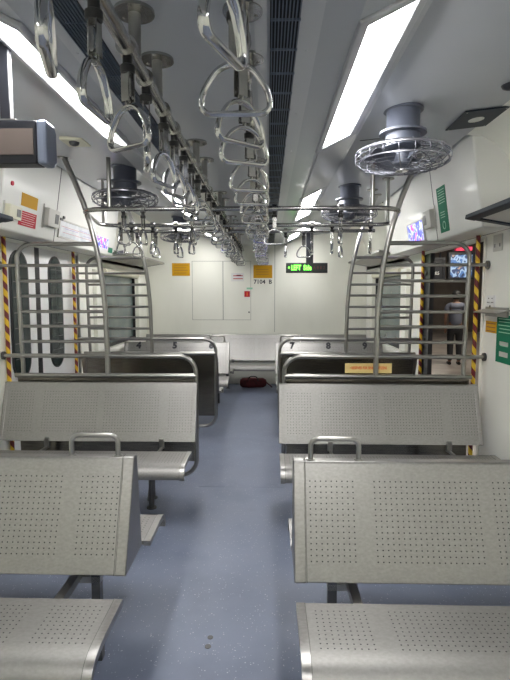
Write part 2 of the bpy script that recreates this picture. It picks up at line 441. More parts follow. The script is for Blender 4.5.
# ------------------------------------------------------------------ ceiling lights
slope=Vector((.265,0,.13)).normalized()
for s,side in ((1,'right'),(-1,'left')):
    for n,(y0,y1) in enumerate(((1.66,3.13),(4.60,6.10),(7.55,8.38),(-1.30,.16))):
        place=('nearest','middle','farthest','rear')[n]
        u=Vector((s*slope.x,0,slope.z)); nr=Vector((s*slope.z,0,-slope.x))
        base=Vector((CX+s*.643-(.014 if s>0 else 0),(y0+y1)/2,2.452))
        hl=(y1-y0)/2
        t=empty('ceiling_light',base,'rectangular white ceiling light panel, %s on the %s side'%(place,side),'ceiling light','recessed ceiling light panels')
        fw=.125
        m=MB(); ay=Vector((0,1,0))
        for q in (-1,1):
            m.obox(u*(q*(fw-.018))+nr*.010,u,ay,nr,.020,hl,.010)
            m.obox(ay*(q*(hl-.025))+nr*.010,u,ay,nr,fw,.025,.010)
        m.build('light_frame',M['lightframe'],t,bevel=.006)
        m=MB(); m.obox(nr*.008,u,ay,nr,.088,hl-.05,.003); m.build('diffuser',M['diffuser'],t)
    # plain cover strips between the light panels
    for n,(y0,y1) in enumerate(((3.14,4.58),(6.12,7.53))):
        m=MB(); u=Vector((s*slope.x,0,slope.z)); nr=Vector((s*slope.z,0,-slope.x)); c=Vector((CX+s*.643,(y0+y1)/2,2.452))
        m.obox(c+nr*.006,u,Vector((0,1,0)),nr,.12,(y1-y0)/2,.006)
        struct(m.build('trim_light_cover',M['slope'],bevel=.004))

# ------------------------------------------------------------------ fans
def make_fan():
    t=empty('ceiling_fan',(0,0,2.52),'','ceiling fan','caged ceiling fans')
    m=MB(); m.lathe((0,0,0),[(.105,0),(.105,-.012),(.088,-.014),(.088,-.105),(.092,-.112),(.092,-.12)]); m.build('mount',M['fanpaint'],t)
    m=MB(); m.lathe((0,0,0),[(.085,-.118),(.125,-.120),(.125,-.132),(.09,-.134),(.095,-.20),(.07,-.215)]); 
    m.build('motor_housing',M['fanpaint'],t)
    zc=-.255; R=.252
    # cage meridians: top wires and bottom wires
    g=MB()
    for k in range(20):
        a=2*PI*k/20; ca,sa=math.cos(a),math.sin(a)
        prof=[(.07,zc+.065),(.15,zc+.062),(.215,zc+.045),(R,zc+.012),(R,zc-.012),(.215,zc-.045),(.14,zc-.062),(.035,zc-.068)]
        g.tube([(r*ca,r*sa,z) for r,z in prof],.0028,seg=5)
    for r,z in ((.09,.064),(.12,.063),(.15,.061),(.18,.056),(.205,.048),(.225,.036)):
        g.tube([(r*math.cos(2*PI*i/32),r*math.sin(2*PI*i/32),zc+z) for i in range(32)],.0018,closed=True,seg=5)
    for r,z in ((.07,.066),(.10,.065),(.13,.062),(.16,.058),(.19,.052),(.218,.042)):
        g.tube([(r*math.cos(2*PI*i/32),r*math.sin(2*PI*i/32),zc-z) for i in range(32)],.0016,closed=True,seg=5)
    g.build('guard',M['fanwire'],t)
    m=MB()
    for z,r in ((.026,R-.006),(-.026,R-.006)): m.tube([(r*math.cos(2*PI*i/40),r*math.sin(2*PI*i/40),zc+z) for i in range(40)],.0055 if z>0 else .004,closed=True,seg=6)
    m.build('guard_ring',M['fanring'],t)
    m=MB(); m.lathe((0,0,zc),[(.05,.04),(.05,-.035),(.03,-.05)],20); m.build('hub',M['fanpaint'],t)
    for k in range(4):
        a0=2*PI*k/4+.4; b=MB(); n0=[]
        for i in range(7):
            r=.045+.17*i/6; w=.55+.18*math.sin(PI*i/6)
            for e in (-1,1):
                a=a0+e*w*.5*(.6+.4*i/6); z=zc+.018*e
                n0.append((r*math.cos(a),r*math.sin(a),z+.002)); n0.append((r*math.cos(a),r*math.sin(a),z-.002))
        b.add(n0)
        for i in range(6):
            q=4*i; b.face([q,q+4,q+6,q+2],None,True); b.face([q+1,q+3,q+7,q+5],None,True); b.face([q,q+1,q+5,q+4]); b.face([q+2,q+6,q+7,q+3])
        b.face([0,2,3,1]); b.face([24,25,27,26])
        b.build('blade',M['fanpaint'],t)
    m=MB(); m.lathe((0,0,zc-.068),[(.036,.004),(.036,-.003),(.01,-.005)],16); m.build('badge',M['chrome'],t)
    return t
fan0=make_fan()
for i,(x,y,lab) in enumerate(((.935,2.86,'large grey caged ceiling fan nearest on the right side'),(-.905,4.04,'grey caged ceiling fan nearest on the left side, above the looped rail'),
        (.955,4.80,'second grey caged ceiling fan on the right, behind the largest one'),(-.93,6.65,'far grey caged ceiling fan on the left, beyond the looped rail'))):
    o=fan0 if i==0 else copy_tree(fan0); o.location=(x,y,2.54); o.rotation_euler=(0,0,i*.7); o['label']=lab

# ------------------------------------------------------------------ overhead rails
RZ=2.245; RX=(-.190,.133)
for x,word in ((RX[0],'left'),(RX[1],'right')):
    t=empty('overhead_rail',(x,0,2.39),'steel grab rail running along the ceiling on the %s of the aisle'%word,'grab rail','ceiling rails along the aisle')
    MB().tube([(0,.2,RZ-2.39),(0,8.2,RZ-2.39)],.021,seg=14).build('rail',M['oldchrome'],t)
    ys=(1.59,1.9,2.9,3.27,4.3,4.6,5.6,5.9,7.0,7.3) 
    for y in ys:
        p=MB().cyl((0,y,RZ-2.39),.019,2.39-RZ,seg=12).build('post',M['tube'],t)
        m=MB(); m.cyl((0,y,-.010),.060,.0095,seg=24)
        for k in range(3):
            a=2*PI*k/3+.5; m.cyl((.044*math.cos(a),y+.044*math.sin(a),-.0135),.006,.004,seg=8)
        m.build('flange',M['oldchrome'],p)

# hand grips
def make_grip():
    t=empty('hand_grip',(0,0,0),'','hand grip')
    MB().cyl((0,-.017,0),.029,.034,(0,1,0),seg=18).build('clamp',M['oldchrome'],t)
    m=MB(); m.cyl((0,0,-.050),.014,.024,seg=12); m.lathe((0,0,-.072),[(.019,0),(.021,.006),(.021,.020),(.015,.024)],14); m.build('collar',M['rubber'],t)
    s=MB(); 
    s.box(-.015,.015,-.012,-.008,-.150,-.066); s.box(-.015,.015,.008,.012,-.150,-.066); s.box(-.015,.015,-.012,.012,-.072,-.066)
    s.cyl((-.019,0,-.142),.005,.038,(1,0,0),seg=8)
    s.tube([(0,.008*math.cos(a),-.152+.017*math.sin(a)) for a in [2*PI*i/14 for i in range(14)]],.0035,closed=True,seg=6)
    s.build('strap',M['oldchrome'],t)
    path=[(-.034,0,-.163),(.034,0,-.163),(.079,0,-.228),(.081,0,-.275),(-.081,0,-.275),(-.079,0,-.228)]
    path=fillet(path,[.03,.03,.045,.024,.024,.045],5,True)
    m=MB().tube(path,.0068,closed=True,seg=10); m.v=[(x,y*1.6,z) for x,y,z in m.v]; m.build('ring',M['chrome'],t)
    return t
g0=make_grip(); used=False
ORD=['nearest','second','third','fourth','fifth','sixth','seventh','eighth','ninth','tenth','eleventh','twelfth']
def place_grip(x,y,z,yaw,tilt,lab,grp,sway=0,sc=1.0):
    global used
    o=g0 if not used else copy_tree(g0); used=True
    o.location=(x,y,z); o.rotation_euler=(0,0,0); o.scale=(1,1,1)
    o['label']=lab; o['group']=grp
    for c in o.children:
        if c.name.startswith(('strap','ring')):
            c.rotation_euler=(math.radians(tilt),0,math.radians(yaw))
        else: c.rotation_euler=(0,0,0)
    return o
Lr=[(.955,107,0),(1.22,86,0),(1.50,-33,0),(1.72,104,0),(2.0,70,0),(2.22,66,0),(2.46,60,0),(2.70,75,0),(2.95,5,0)]
Rr=[(.93,70,0),(1.235,0,0),(1.47,42,0),(1.69,26,0),(2.12,20,0),(2.44,14,0),(2.75,-30,0)]
y=3.22
while y<7.6: Lr.append((y,random.uniform(-60,60),0)); y+=.29
y=3.08
while y<7.6: Rr.append((y,random.uniform(-60,60),0)); y+=.29
for rows,x,word in ((Lr,RX[0],'left'),(Rr,RX[1],'right')):
    for i,(y,yaw,tl) in enumerate(rows):
        if i<9:
            lab='hanging steel D-ring hand grip, %s from the camera on the %s ceiling rail'%(ORD[i] if i else 'first',word); grp='nearer hand grips on the %s ceiling rail'%word
        else:
            lab='small steel hand grip in the crowded far stretch of the %s ceiling rail'%word; grp='far hand grips on the %s ceiling rail'%word
        place_grip(x,y,RZ,yaw,tl,lab,grp)

# transverse rails over the vestibule
t=empty('looped_rail',(0,0,2.56),'long steel rail loop with rounded ends hanging across the car from wall to wall','grab rail')
zr=2.165-2.56
loop=fillet([(-1.15,3.75,zr),(1.16,3.75,zr),(1.30,4.64,zr),(-1.30,4.64,zr)],.16,6,True)
MB().tube(loop,.017,closed=True,seg=12).build('rail',M['oldchrome'],t)
for x,y in ((-.95,3.77),(.96,3.77),(-1.26,4.60),(1.26,4.60)):
    p=MB().cyl((x,y,zr),.016,-zr,seg=12).build('post',M['tube'],t)
    MB().cyl((x,y,-.011),.052,.010,seg=20).build('flange',M['oldchrome'],p)
t=empty('cross_rail',(0,0,2.56),'straight steel rail across the car just beyond the looped rail','grab rail')
MB().tube([(-1.25,5.08,zr),(1.25,5.08,zr)],.017,seg=12).build('rail',M['oldchrome'],t)
for x in (-1.22,1.22):
    p=MB().cyl((x,5.08,zr),.016,-zr,seg=12).build('post',M['tube'],t)
    MB().cyl((x,5.08,-.011),.052,.010,seg=20).build('flange',M['oldchrome'],p)
fr=[(-.84,70),(-.70,85),(-.34,80),(.255,3),(.73,75)]
rr=[(-1.12,75),(-1.02,35),(-.83,85),(-.62,88),(-.48,80),(.60,80),(.78,86),(1.12,75)]
cr=[(-1.08,60),(-.90,75),(-.66,80),(.38,84),(.56,20),(.92,70)]
def nth(i,n): return ('leftmost' if i==0 else 'rightmost' if i==n-1 else ORD[i]+' from the left')
for rows,y,word in ((fr,3.75,'near bar of looped rail'),(rr,4.64,'rear bar of looped rail'),(cr,5.08,'straight cross rail beyond')):
    for i,(x,yaw) in enumerate(rows):
        o=place_grip(x,y,2.165,yaw,0,'hand grip on the %s, %s'%(word,nth(i,len(rows))),'hand grips over the vestibule')
        for c in o.children:
            if c.name.startswith('clamp'): c.rotation_euler=(0,0,PI/2)
            if not c.name.startswith('clamp'): c.scale=(.92,.92,.92)

# ------------------------------------------------------------------ benches
W=1.5
def seat_profile(depth=.345):
    """from the rear edge forward; y negative = front. top first so v starts at the rear edge"""
    p=[(0,.430),(-.06,.430),(-.13,.431),(-.20,.432),(-.25,.4305),(-.278,.427),(-.302,.419),(-.323,.405),(-.338,.385),(-.343,.362),(-.338,.345),(-.325,.350)]
    q=[(-.327,.368),(-.312,.388),(-.29,.402),(-.25,.411),(-.20,.413),(0,.412)]
    return p+q
def seat_mesh(mat, name, parent, y0, dirn, x0=0, x1=W):
    prof=[(y0+dirn*(-y),z) for y,z in seat_profile()]
    m=MB(); m.prism(prof,x0+.028,x1-.028,smooth=set(range(0,10))|set(range(11,15)),uvx0=.028)
    o=m.build(name,mat,parent)
    for a,b in ((x0,x0+.03),(x1-.03,x1)):
        c=MB(); pr=[(y,z) for y,z in prof]
        cy=sum(p[0] for p in pr)/len(pr); cz=.40
        pr=[(cy+(y-cy)*1.004,z+(.0012 if i<10 else -.004)) for i,(y,z) in enumerate(pr)]
        c.prism(pr,a,b,smooth=set(range(0,10))); c.build('end_cap',M['steel'],o)
        xg = b if a==x0 else a-.0022
        c=MB(); c.prism([(y,z+.0004) for y,z in prof],xg,xg+.0022); c.build('weld_seam',M['weld'],o)
    return o
def legs_double(t, mir=False):
    for x0 in (.16,W-.30):
        x=W-x0 if mir else x0; q=-1 if mir else 1
        MB().box(x-.018,x+.018,-.018,.018,0,.43).build('leg',M['leg'],t)
        m=MB()
        for s in (-1,1):
            m.box(x+q*.055,x+q*.090,s*.0,s*.48,.370,.402)
        m.box(x-q*.02,x+q*.09,-.018,.018,.345,.372)
        m.build('seat_bracket',M['tube'],t)
def make_double(label, group, mir=False):
    t=empty('double_bench',(0,0,0),label,'bench',group)
    pr=[(-.13,.445),(.03,.862),(.036,.870),(.074,.870),(.08,.862),(.13,.445),(.12,.440),(-.12,.440)]
    # start of profile at near bottom: v=0 at bottom of near face
    m=MB(); m.prism(pr,.045,W-.045,uvx0=.045); sh=m.build('backrest',M['perf_back'],t,bevel=.003)
    for a,b in ((0,.047),(W-.047,W)):
        cy=-.0; p2=[(y*1.012+(.0),z+(.002 if z>.6 else -.002)) for y,z in pr]
        m=MB(); m.prism(p2,a,b); m.build('end_cap',M['steel'],sh,bevel=.005)
        xg = b if a==0 else a-.002
        m=MB(); m.prism([(y*1.004,z+(.0006 if z>.6 else -.0006)) for y,z in pr],xg,xg+.002); m.build('weld_seam',M['weld'],sh)
    hx=.072 
    path=fillet([(hx,.055,.865),(hx,.055,.957),(hx+.197,.055,.957),(hx+.197,.055,.865)],.032,6)
    h=MB().tube(path,.0105,seg=12).build('grab_handle',M['tube'],t)
    for x in (hx,hx+.197): MB().cyl((x,.055,.868),.019,.006,seg=16).build('handle_foot',M['tube'],h)
    xs=(0,W+.025) if mir else (0,W)
    seat_mesh(M['perf_seat'],'seat',t,-.262 if mir else -.236,-1,*xs); seat_mesh(M['perf_seat'],'seat',t,.185,1,*xs)
    legs_double(t,mir)
    return t
def make_single(label, group, width=W, face=-1):
    """perforated bench facing -y; backrest top at y=0"""
    t=empty('bench',(0,0,0),label,'bench',group)
    pr=[(-.145,.445),(-.001,.862),(.006,.870),(.020,.870),(.026,.862),(-.115,.440)]
    m=MB(); m.prism(pr,.03,width-.03,uvx0=.03); sh=m.build('backrest',M['perf_back'],t,bevel=.002)
    for a,b in ((0,.032),(width-.032,width)):
        m=MB(); m.prism([(y*1.0-(.002 if z<.86 and y<0 else 0),z+.001) for y,z in pr],a,b); m.build('end_cap',M['steel'],sh,bevel=.004)
    seat_mesh(M['perf_seat'],'seat',t,-.33,-1,0,width)
    for x in (.30,width-.33):
        MB().tube([(x,-.30,0),(x,-.30,.41)],.020,seg=12).build('leg',M['leg'],t)
        MB().tube([(x-.03,-.12,0),(x-.03,-.12,.36)],.018,seg=12).build('leg',M['leg'],t)
        m=MB(); m.tube([(x-.02,-.29,.05),(x-.03,-.13,.24)],.014,seg=10); m.cyl((x,-.30,0),.036,.006,seg=16); m.cyl((x-.03,-.12,0),.034,.006,seg=16); m.tube([(x-.015,-.13,.34),(x-.015,-.55,.395)],.016,seg=4); m.build('brace',M['leg'],t)
        m=MB(); m.box(x+.06,x+.095,-.16,-.13,.395,.47); m.tube([(x+.078,-.15,.40),(x+.078,-.36,.40)],.012,seg=8); m.build('backrest_bracket',M['tube'],t)
    return t
def mirror_left(o):  # bench built from the aisle end outwards; on the left it is turned about its own middle
    pass
GA=.315; GL=.333
# nearest double benches
bR=make_double('large near double bench of perforated steel right of the aisle','back-to-back perforated benches')
bR.location=(GA,2.003,0)
# left one: same build with the handle on its other end
bL=make_double('large near double bench of perforated steel left of the aisle','back-to-back perforated benches',True)
for c in bL.children:
    if c.name.startswith('grab_handle'): c.location.x=W-.072*2-.197-.002
bL.location=(-.348-W,2.033,0)
# third row, in the far bay, with seat numbers on the back
for s,src,nums,word in ((-1,bL,('4','5','6'),'left'),(1,bR,('7','8','9'),'right')):
    t=copy_tree(src); t.location=((-GL-W) if s<0 else GA,7.15,0); t['label']='far double bench with seat numbers %s on its back, %s of the aisle'%(' '.join(nums),word)
    shell=[c for c in t.children if c.name.startswith('backrest')][0]
    for k,nn in enumerate(nums):
        xx=(.235+.51*k) if s>0 else (W-1.29+.515*k)
        text_mesh('seat_number',nn,.125,M['ink'],shell,(xx,.012,.822),(math.radians(69),0,0),bold=.007)
# single perforated benches backing the partitions
sR=make_single('perforated steel bench facing the camera right of the aisle, against the slatted partition','single perforated benches')
sR.location=(GA-.022,3.84,0)
sL=copy_tree(sR); sL['label']='perforated steel bench facing the camera left of the aisle, against the slatted partition'
sL.location=(-GL-W,3.87,0)
for c in sL.children:
    if c.name.startswith(('leg','brace')): c.location.x=.03
for s in (-1,1):
    b=copy_tree(sR); b.location=(GA+W if s>0 else -GL,5.50,0); b.rotation_euler=(0,0,PI)
    b['label']='steel bench facing away beyond the vestibule, %s of the aisle'%('right' if s>0 else 'left')
# far wall benches
far=make_single('middle steel bench fixed along the far end wall','end wall benches')
far.location=(-.75,8.60,0)
for x,w in ((-1.86,'left steel bench fixed along the far end wall'),(.76,'right steel bench fixed along the far end wall')):
    pass
fl=make_single('left steel bench fixed along the far end wall','end wall benches',1.10); fl.location=(-1.86,8.60,0)
frr=make_single('right steel bench fixed along the far end wall','end wall benches',1.10); frr.location=(.76,8.60,0)

# ------------------------------------------------------------------ partitions (bench frame + ladder of bars)
def make_partition(s, y, label, out):
    """s side, out = direction of the wall brackets"""
    t=empty('partition',(0,y,0),label,'partition','slatted steel partitions beside the vestibule')
    X=lambda a:s*a
    r=.0175; gi=.335 if s>0 else .352
    f=MB().tube(fillet([(X(1.80),0,1.068),(X(gi),0,1.068),(X(gi),0,.115),(X(1.70),0,.115)],[0,.13,.13,0],8),r,seg=12)
    f.tube([(X(1.80),0,1.068),(X(1.87),0,1.068)],.014,seg=10)
    f.build('bench_frame',M['tube'],t)
    MB().tube([(X(.345),0,.912),(X(1.78),0,.912)],.019,seg=12).build('lower_rail',M['tube'],t)
    MB().box(X(.355),X(1.76),-.006,.006,.23,.90).build('screen_panel',M['steel_dull'],t)
    pole=[(1.045,.912),(1.045,1.10),(1.05,1.30),(1.053,1.43),(1.062,1.55),(1.072,1.66),(1.090,1.80),(1.115,1.93),(1.150,2.08),(1.20,2.24),(1.262,2.40),(1.31,2.51),(1.335,2.572)]
    pp=MB().tube([(X(a),0,z) for a,z in pole],.0205,seg=14).build('curved_pole',M['tube'],t)
    MB().cyl((X(1.337),0,2.574),.050,.012,seg=20).build('flange',M['oldchrome'],pp)
    def pa(z):
        for (a0,z0),(a1,z1) in zip(pole,pole[1:]):
            if z0<=z<=z1: return a0+(a1-a0)*(z-z0)/(z1-z0)
    MB().tube(fillet([(X(pa(1.934)),0,1.934),(X(1.735),0,1.934),(X(1.715),0,.912)],[0,.12,0],8),.0165,seg=12).build('outer_post',M['tube'],t)
    for z in (1.77,1.65,1.535,1.414,1.30,1.18):
        e=1.87 if z==1.77 else 1.725
        MB().tube([(X(pa(z)),0,z),(X(e),0,z)],.0125,seg=10).build('bar',M['tube'],t)
    m=MB()
    for z in (1.77,1.068): m.cyl((X(1.862),0,z),.032,.016,(X(1),0,0),seg=16)
    m.build('wall_socket',M['leg'],t)
    return t
make_partition(-1,3.935,'near slatted partition of steel tubes left of the aisle, behind the perforated bench',-1)
make_partition(1,3.935,'near slatted partition of steel tubes right of the aisle, behind the perforated bench',1)
make_partition(-1,5.45,'farther slatted partition of steel tubes left of the aisle, beyond the doors',-1)
make_partition(1,5.45,'farther slatted partition of steel tubes right of the aisle, beyond the doors',1)

# striped poles at the door jambs
pole=None
for s,y,lab in ((-1,3.99,'yellow and red striped door pole at far left, near door jamb'),(-1,5.42,'yellow and red striped pole at the far jamb of the closed left doors'),
            (1,3.99,'yellow and red striped door pole at right, near the wall stickers'),(1,5.38,'yellow and red striped pole at the far jamb of the open right doorway')):
    m=MB().tube([(0,0,.012),(0,0,1.995)],.0165,seg=16)
    o=m.build('door_pole',M['stripe']); o.location=(s*(1.815 if s>0 else 1.86),y,0); tag(o,lab,'pole','striped door poles')
    MB().cyl((0,0,0),.032,.012,seg=16).build('foot_flange',M['leg'],o)

# ------------------------------------------------------------------ luggage racks
def make_rack(s,y0,y1,label):
    t=empty('luggage_rack',(s*1.69,(y0+y1)/2,2.025),label,'luggage rack','overhead luggage racks')
    L=(y1-y0)/2; inn,outr=-.165,.150
    m=MB(); ex=Vector((s*.985,0,-.17)).normalized(); ey=Vector((0,1,0)); ez=ex.cross(ey)
    for q in (-1,1):
        m.obox(ey*(q*(L-.035)),ex,ey,ez,.182,.035,.012)
    m.obox(ex*(-.150),ex,ey,ez,.034,L,.015); m.obox(ex*(.170),ex,ey,ez,.014,L,.010)
    m.build('rack_frame',M['navy'] if y0<3 else M['tube'],t,bevel=.005)
    m=MB(); m.obox(Vector((0,0,0)),ex,ey,ez,.155,L-.05,.003); m.build('rack_shelf',M['grey_plastic'],t)
    m=MB()
    for k in range(3):
        y=-L+.15+(2*L-.3)*k/2; m.tube([(s*-.08,y,.02),(s*.155,y,.14)],.007,seg=8)
    m.build('support_arm',M['tube'],t)
    return t
make_rack(1,.9,3.46,'overhead luggage rack with dark blue frame at the upper right edge')
make_rack(-1,.9,3.46,'overhead luggage rack with dark blue frame at the far left edge')
make_rack(1,6.1,8.40,'far overhead luggage rack on the right, above the window')
make_rack(-1,6.1,8.50,'far overhead luggage rack on the left, above the window')

# ------------------------------------------------------------------ things on header panels
def cabpt(s,y,z): # point on the sloping header front
    a=1.65-(z-2.0)*.1/.66
    return Vector((s*a,y,z))
def cabaxes(s):
    up=Vector((-s*.1,0,.66)).normalized(); along=Vector((0,1,0)); nrm=Vector((-s*.66,0,-.1)).normalized()
    return along,up,nrm
def header_panel(name,s,y,z,hy,hz,mat,label,cat,th=.0025,grp=None,bev=0):
    al,up,nr=cabaxes(s); c=cabpt(s,y,z)
    m=MB(); m.obox(nr*th,al,up,nr,hy,hz,th)
    o=m.build(name,mat,bevel=bev); o.location=c; tag(o,label,cat,grp); return o
def header_lines(o,s,rows,hy,mat,th=.0035,hh=.006,name='print'):
    al,up,nr=cabaxes(s); m=MB()
    for d,w,off in rows: m.obox(nr*(th*1.7)+up*d+al*off,al,up,nr,w,hh,.0006)
    return m.build(name,mat,o)
def header_text(o,s,body,size,mat,off_up=0,off_al=0,th=.006,name='lettering',bold=0):
    al,up,nr=cabaxes(s)
    xa = al if s<0 else -al           # reading direction seen from inside
    xa = Vector((0,1,0)) if s<0 else Vector((0,-1,0))
    rot=Matrix((xa,up,xa.cross(up))).transposed().to_euler()
    t=text_mesh(name,body,size,mat,o,nr*th+up*off_up+al*off_al,rot,bold=bold)
    return t
o=header_panel('warning_sticker',-1,3.93,2.252,.13,.047,M['yellow'],'plain ochre yellow sticker on the left door header above the red one','sticker',.0012)
o=header_panel('instruction_sticker',-1,3.925,2.117,.14,.055,M['red'],'red sticker with rows of white writing on the left door header','sticker',.0012)
header_lines(o,-1,[(.041-.0165*i,.12-.012*(i%3),.0) for i in range(6)],.13,M['white'],.0016,.0013)
def switch_box(s,y,z,mat,label,hy=.11,hz=.05):
    al,up,nr=cabaxes(s); t=empty('switch_box',cabpt(s,y,z),label,'switch box','switch boxes on the door headers')
    m=MB(); m.obox(nr*.022,al,up,nr,hy,hz,.022); m.build('housing',mat,t,bevel=.004)
    m=MB(); m.obox(nr*.0445+al*(hy*.45),al,up,nr,hy*.32,hz*.55,.0015); m.build('indicator',M['leg'],t)
    m=MB(); m.obox(nr*.004-al*(hy+.015),al,up,nr,.006,hz*1.35,.004); m.build('side_strip',M['grey_plastic'],t)
    return t
switch_box(-1,3.66,2.135,M['cream_plastic'],'cream switch box at the left end of the left door header',.085,.048)
switch_box(-1,4.30,2.185,M['grey_plastic'],'pale grey switch box right of the red sticker on the left header',.11,.072)
switch_box(1,4.52,2.195,M['grey_plastic'],'pale grey switch box between the purple advert and tall green sticker',.10,.075)
o=header_panel('route_map',-1,4.98,2.13,.47,.068,M['map'],'long white route map panel behind glass on the left door header','route map',.004,bev=.002)
header_lines(o,-1,[(.022,.44,0),(-.028,.42,.02)],.4,M['red'],.005,.0012)
header_lines(o,-1,[(.008,.16,-.2),(-.008,.12,.22),(.034,.1,.1)],.4,new_mat('purple_print',(.3,.2,.5),.5),.005,.0018)
m=MB(); al,up,nr=cabaxes(-1)
for q in (-1,1): m.obox(up*(q*.076)+nr*.006,al,up,nr,.49,.006,.006)
for q in (-1,1): m.obox(al*(q*.482)+nr*.006,al,up,nr,.008,.082,.006)
m.build('map_frame',M['grey_plastic'],o)
m=MB(); m.obox(al*(-.40)+up*.10+nr*.006,al,up,nr,.016,.012,.006); m.obox(al*(-.46)+up*.078+nr*.008,al,up,nr,.03,.010,.008); m.build('latch',M['leg'],o)
header_panel('advert_sticker',-1,5.69,2.12,.19,.055,M['ad_purple'],'small purple and pink picture on the left header beyond the route map','advert',.002)
header_panel('green_sticker',-1,6.0,2.06,.08,.03,M['green'],'small green sticker at the far end of the left header','sticker',.0012)
o=header_panel('safety_sticker',1,4.22,2.228,.10,.18,M['green'],'tall dark green safety notice on the right door header','sticker',.0012)
header_lines(o,1,[(.155-.020*i,.078-.01*(i%2),0) for i in range(6)]+[(-.02-.02*i,.05,.01) for i in range(3)],.1,M['palegreen'],.0016,.0022)
m=MB(); al,up,nr=cabaxes(1)
for r_,cc in ((.03,-.125),): m.tube([nr*.0032+up*(cc+r_*math.sin(a))+al*(r_*math.cos(a)) for a in [2*PI*i/20 for i in range(20)]],.003,closed=True,seg=5)
m.build('emblem',M['palegreen'],o)
o=header_panel('advert_screen',1,4.98,2.135,.24,.088,M['ad_purple'],'lit purple, blue and red advert screen on the right door header','advert',.006,bev=.003)
m=MB()
for q in (-1,1): m.obox(up*(q*.097)+nr*.009,al,up,nr,.26,.008,.009); m.obox(al*(q*.25)+nr*.009,al,up,nr,.009,.10,.009)
m.build('screen_frame',M['cabinet'],o)
# red button
m=MB(); al,up,nr=cabaxes(-1); m.cyl((0,0,0),.016,.01,nr,seg=16); o=m.build('indicator_button',M['red']); o.location=cabpt(-1,3.64,2.33); tag(o,'small round red indicator high at the left end of the left header','button')
# header joints
for s in (-1,1):
    m=MB(); al,up,nr=cabaxes(s)
    for y in ((4.43,) if s<0 else (4.42,)): m.obox(cabpt(s,y,2.32)+nr*.001,al,up,nr,.0035,.32,.0015)
    struct(m.build('trim_header_joint_%s'%('left' if s<0 else 'right'),M['seam']))

# ------------------------------------------------------------------ ceiling devices
t=empty('ceiling_detector',(-1.05,3.40,2.552),'small cream rectangular detector on the ceiling, left side','detector')
MB().box(-.075,.075,-.085,.085,-.022,0).build('housing',M['cream_plastic'],t,bevel=.006)
m=MB(); m.lathe((.0,-.02,-.045),[(.012,0),(.028,.008),(.034,.023)],16); m.build('sensor',M['leg'],t)
t=empty('ceiling_plate',(1.44,3.16,2.588),'square dark navy plate with round pale centre on the right ceiling','ceiling plate',rz=.0)
t.rotation_euler=(0,-.11,0)
MB().box(-.125,.125,-.165,.165,-.008,0).build('plate',M['navy'],t,bevel=.002)
MB().cyl((0,0,-.0105),.045,.003,seg=24).build('disc',M['wallwhite'],t)
m=MB()
for x,y in ((-.11,-.15),(.11,-.15),(-.11,.15),(.11,.15)): m.cyl((x,y,-.0105),.005,.003,seg=8)
m.build('screws',M['tube'],t)
o=MB().lathe((0,0,0),[(.045,0),(.045,-.012),(.034,-.03),(.012,-.04)],20).build('camera_dome',M['black']); o.location=(1.41,2.67,2.60); tag(o,'small black dome camera on the ceiling at the right edge','camera')

# ------------------------------------------------------------------ passenger displays
t=empty('passenger_display',(-.965,2.0,2.545),'large dark passenger display box hanging at the upper left, unlit','display')
hz=-.42
m=MB()
pr=[(-.03,hz-.080),(.045,hz-.080),(.07,hz-.06),(.07,hz+.055),(.05,hz+.082),(-.03,hz+.082)]
m.prism(pr,-.33,.295); m.build('display_body',M['black'],t,bevel=.006)
MB().box(-.31,.285,-.034,-.029,hz-.048,hz+.048).build('screen',M['mask'],t)
m=MB(); m.prism([(y*1.06,hz+(z-hz)*1.03) for y,z in pr],.295,.335); m.build('end_cap',M['silver'],t,bevel=.012)
m=MB(); m.prism([(y*1.06,hz+(z-hz)*1.03) for y,z in pr],-.37,-.33); m.build('end_cap',M['silver'],t,bevel=.012)
for x in (.165,-.20):
    p=MB().box(x-.02,x+.02,.0,.03,hz+.082,0).build('hanger_post',M['black'],t,bevel=.003)
    MB().box(x-.05,x+.05,-.02,.05,hz+.082,hz+.089).build('hanger_foot',M['tube'],p)
MB().box(-.18,.145,.005,.025,-.15,-.105).build('hanger_crossbar',M['black'],t)
t=empty('passenger_display',(.815,8.1,2.40),'far hanging display showing green letters LEFT Side','display')
MB().box(-.325,.325,-.03,.03,-.52,-.365).build('display_body',M['black'],t,bevel=.004)
MB().box(-.308,.308,-.033,-.030,-.505,-.38).build('screen',new_mat('display_screen',(.015,.02,.02),.3),t)
MB().box(-.01,.10,-.02,.02,-.365,.11).build('hanger_post',M['black'],t)
text_mesh('lettering','• LEFT  Side',.105,M['led'],t,(-.11,-.036,-.442),(PI/2,0,0),bold=.004,sx=.70)
text_mesh('lettering','A 0 8 2',.07,M['leddim'],t,(.19,-.036,-.442),(PI/2,0,0),bold=.001,sx=.9)

# ------------------------------------------------------------------ far wall signs
def fw_panel(name,x0,x1,z0,z1,mat,label,cat='sticker',th=.004):
    m=MB(); m.box(-(x1-x0)/2,(x1-x0)/2,-th,0,-(z1-z0)/2,(z1-z0)/2); o=m.build(name,mat); o.location=((x0+x1)/2,YF,(z0+z1)/2); tag(o,label,cat); return o
o=fw_panel('notice_sticker',-1.43,-1.125,1.86,2.075,M['yellow'],'ochre yellow notice on the left of the far end wall')
m=MB()
for i in range(4): m.box(-.12,.12-.03*(i%2),-.0055,-.004,.07-.045*i,.078-.045*i)
m.build('print',new_mat('brown_print',(.35,.16,.02),.5),o)
o=fw_panel('notice_sticker',-.04,.28,1.82,2.04,M['yellow'],'ochre yellow notice above the car number on the far end wall')
m=MB()
for i in range(3): m.box(-.12,.10,-.0055,-.004,.03-.04*i,.038-.04*i)
m.build('print',new_mat('brown_print_b',(.35,.16,.02),.5),o)
e=empty('car_number',(.12,YF,1.755),'black car number 7104 B painted on the far end wall','lettering')
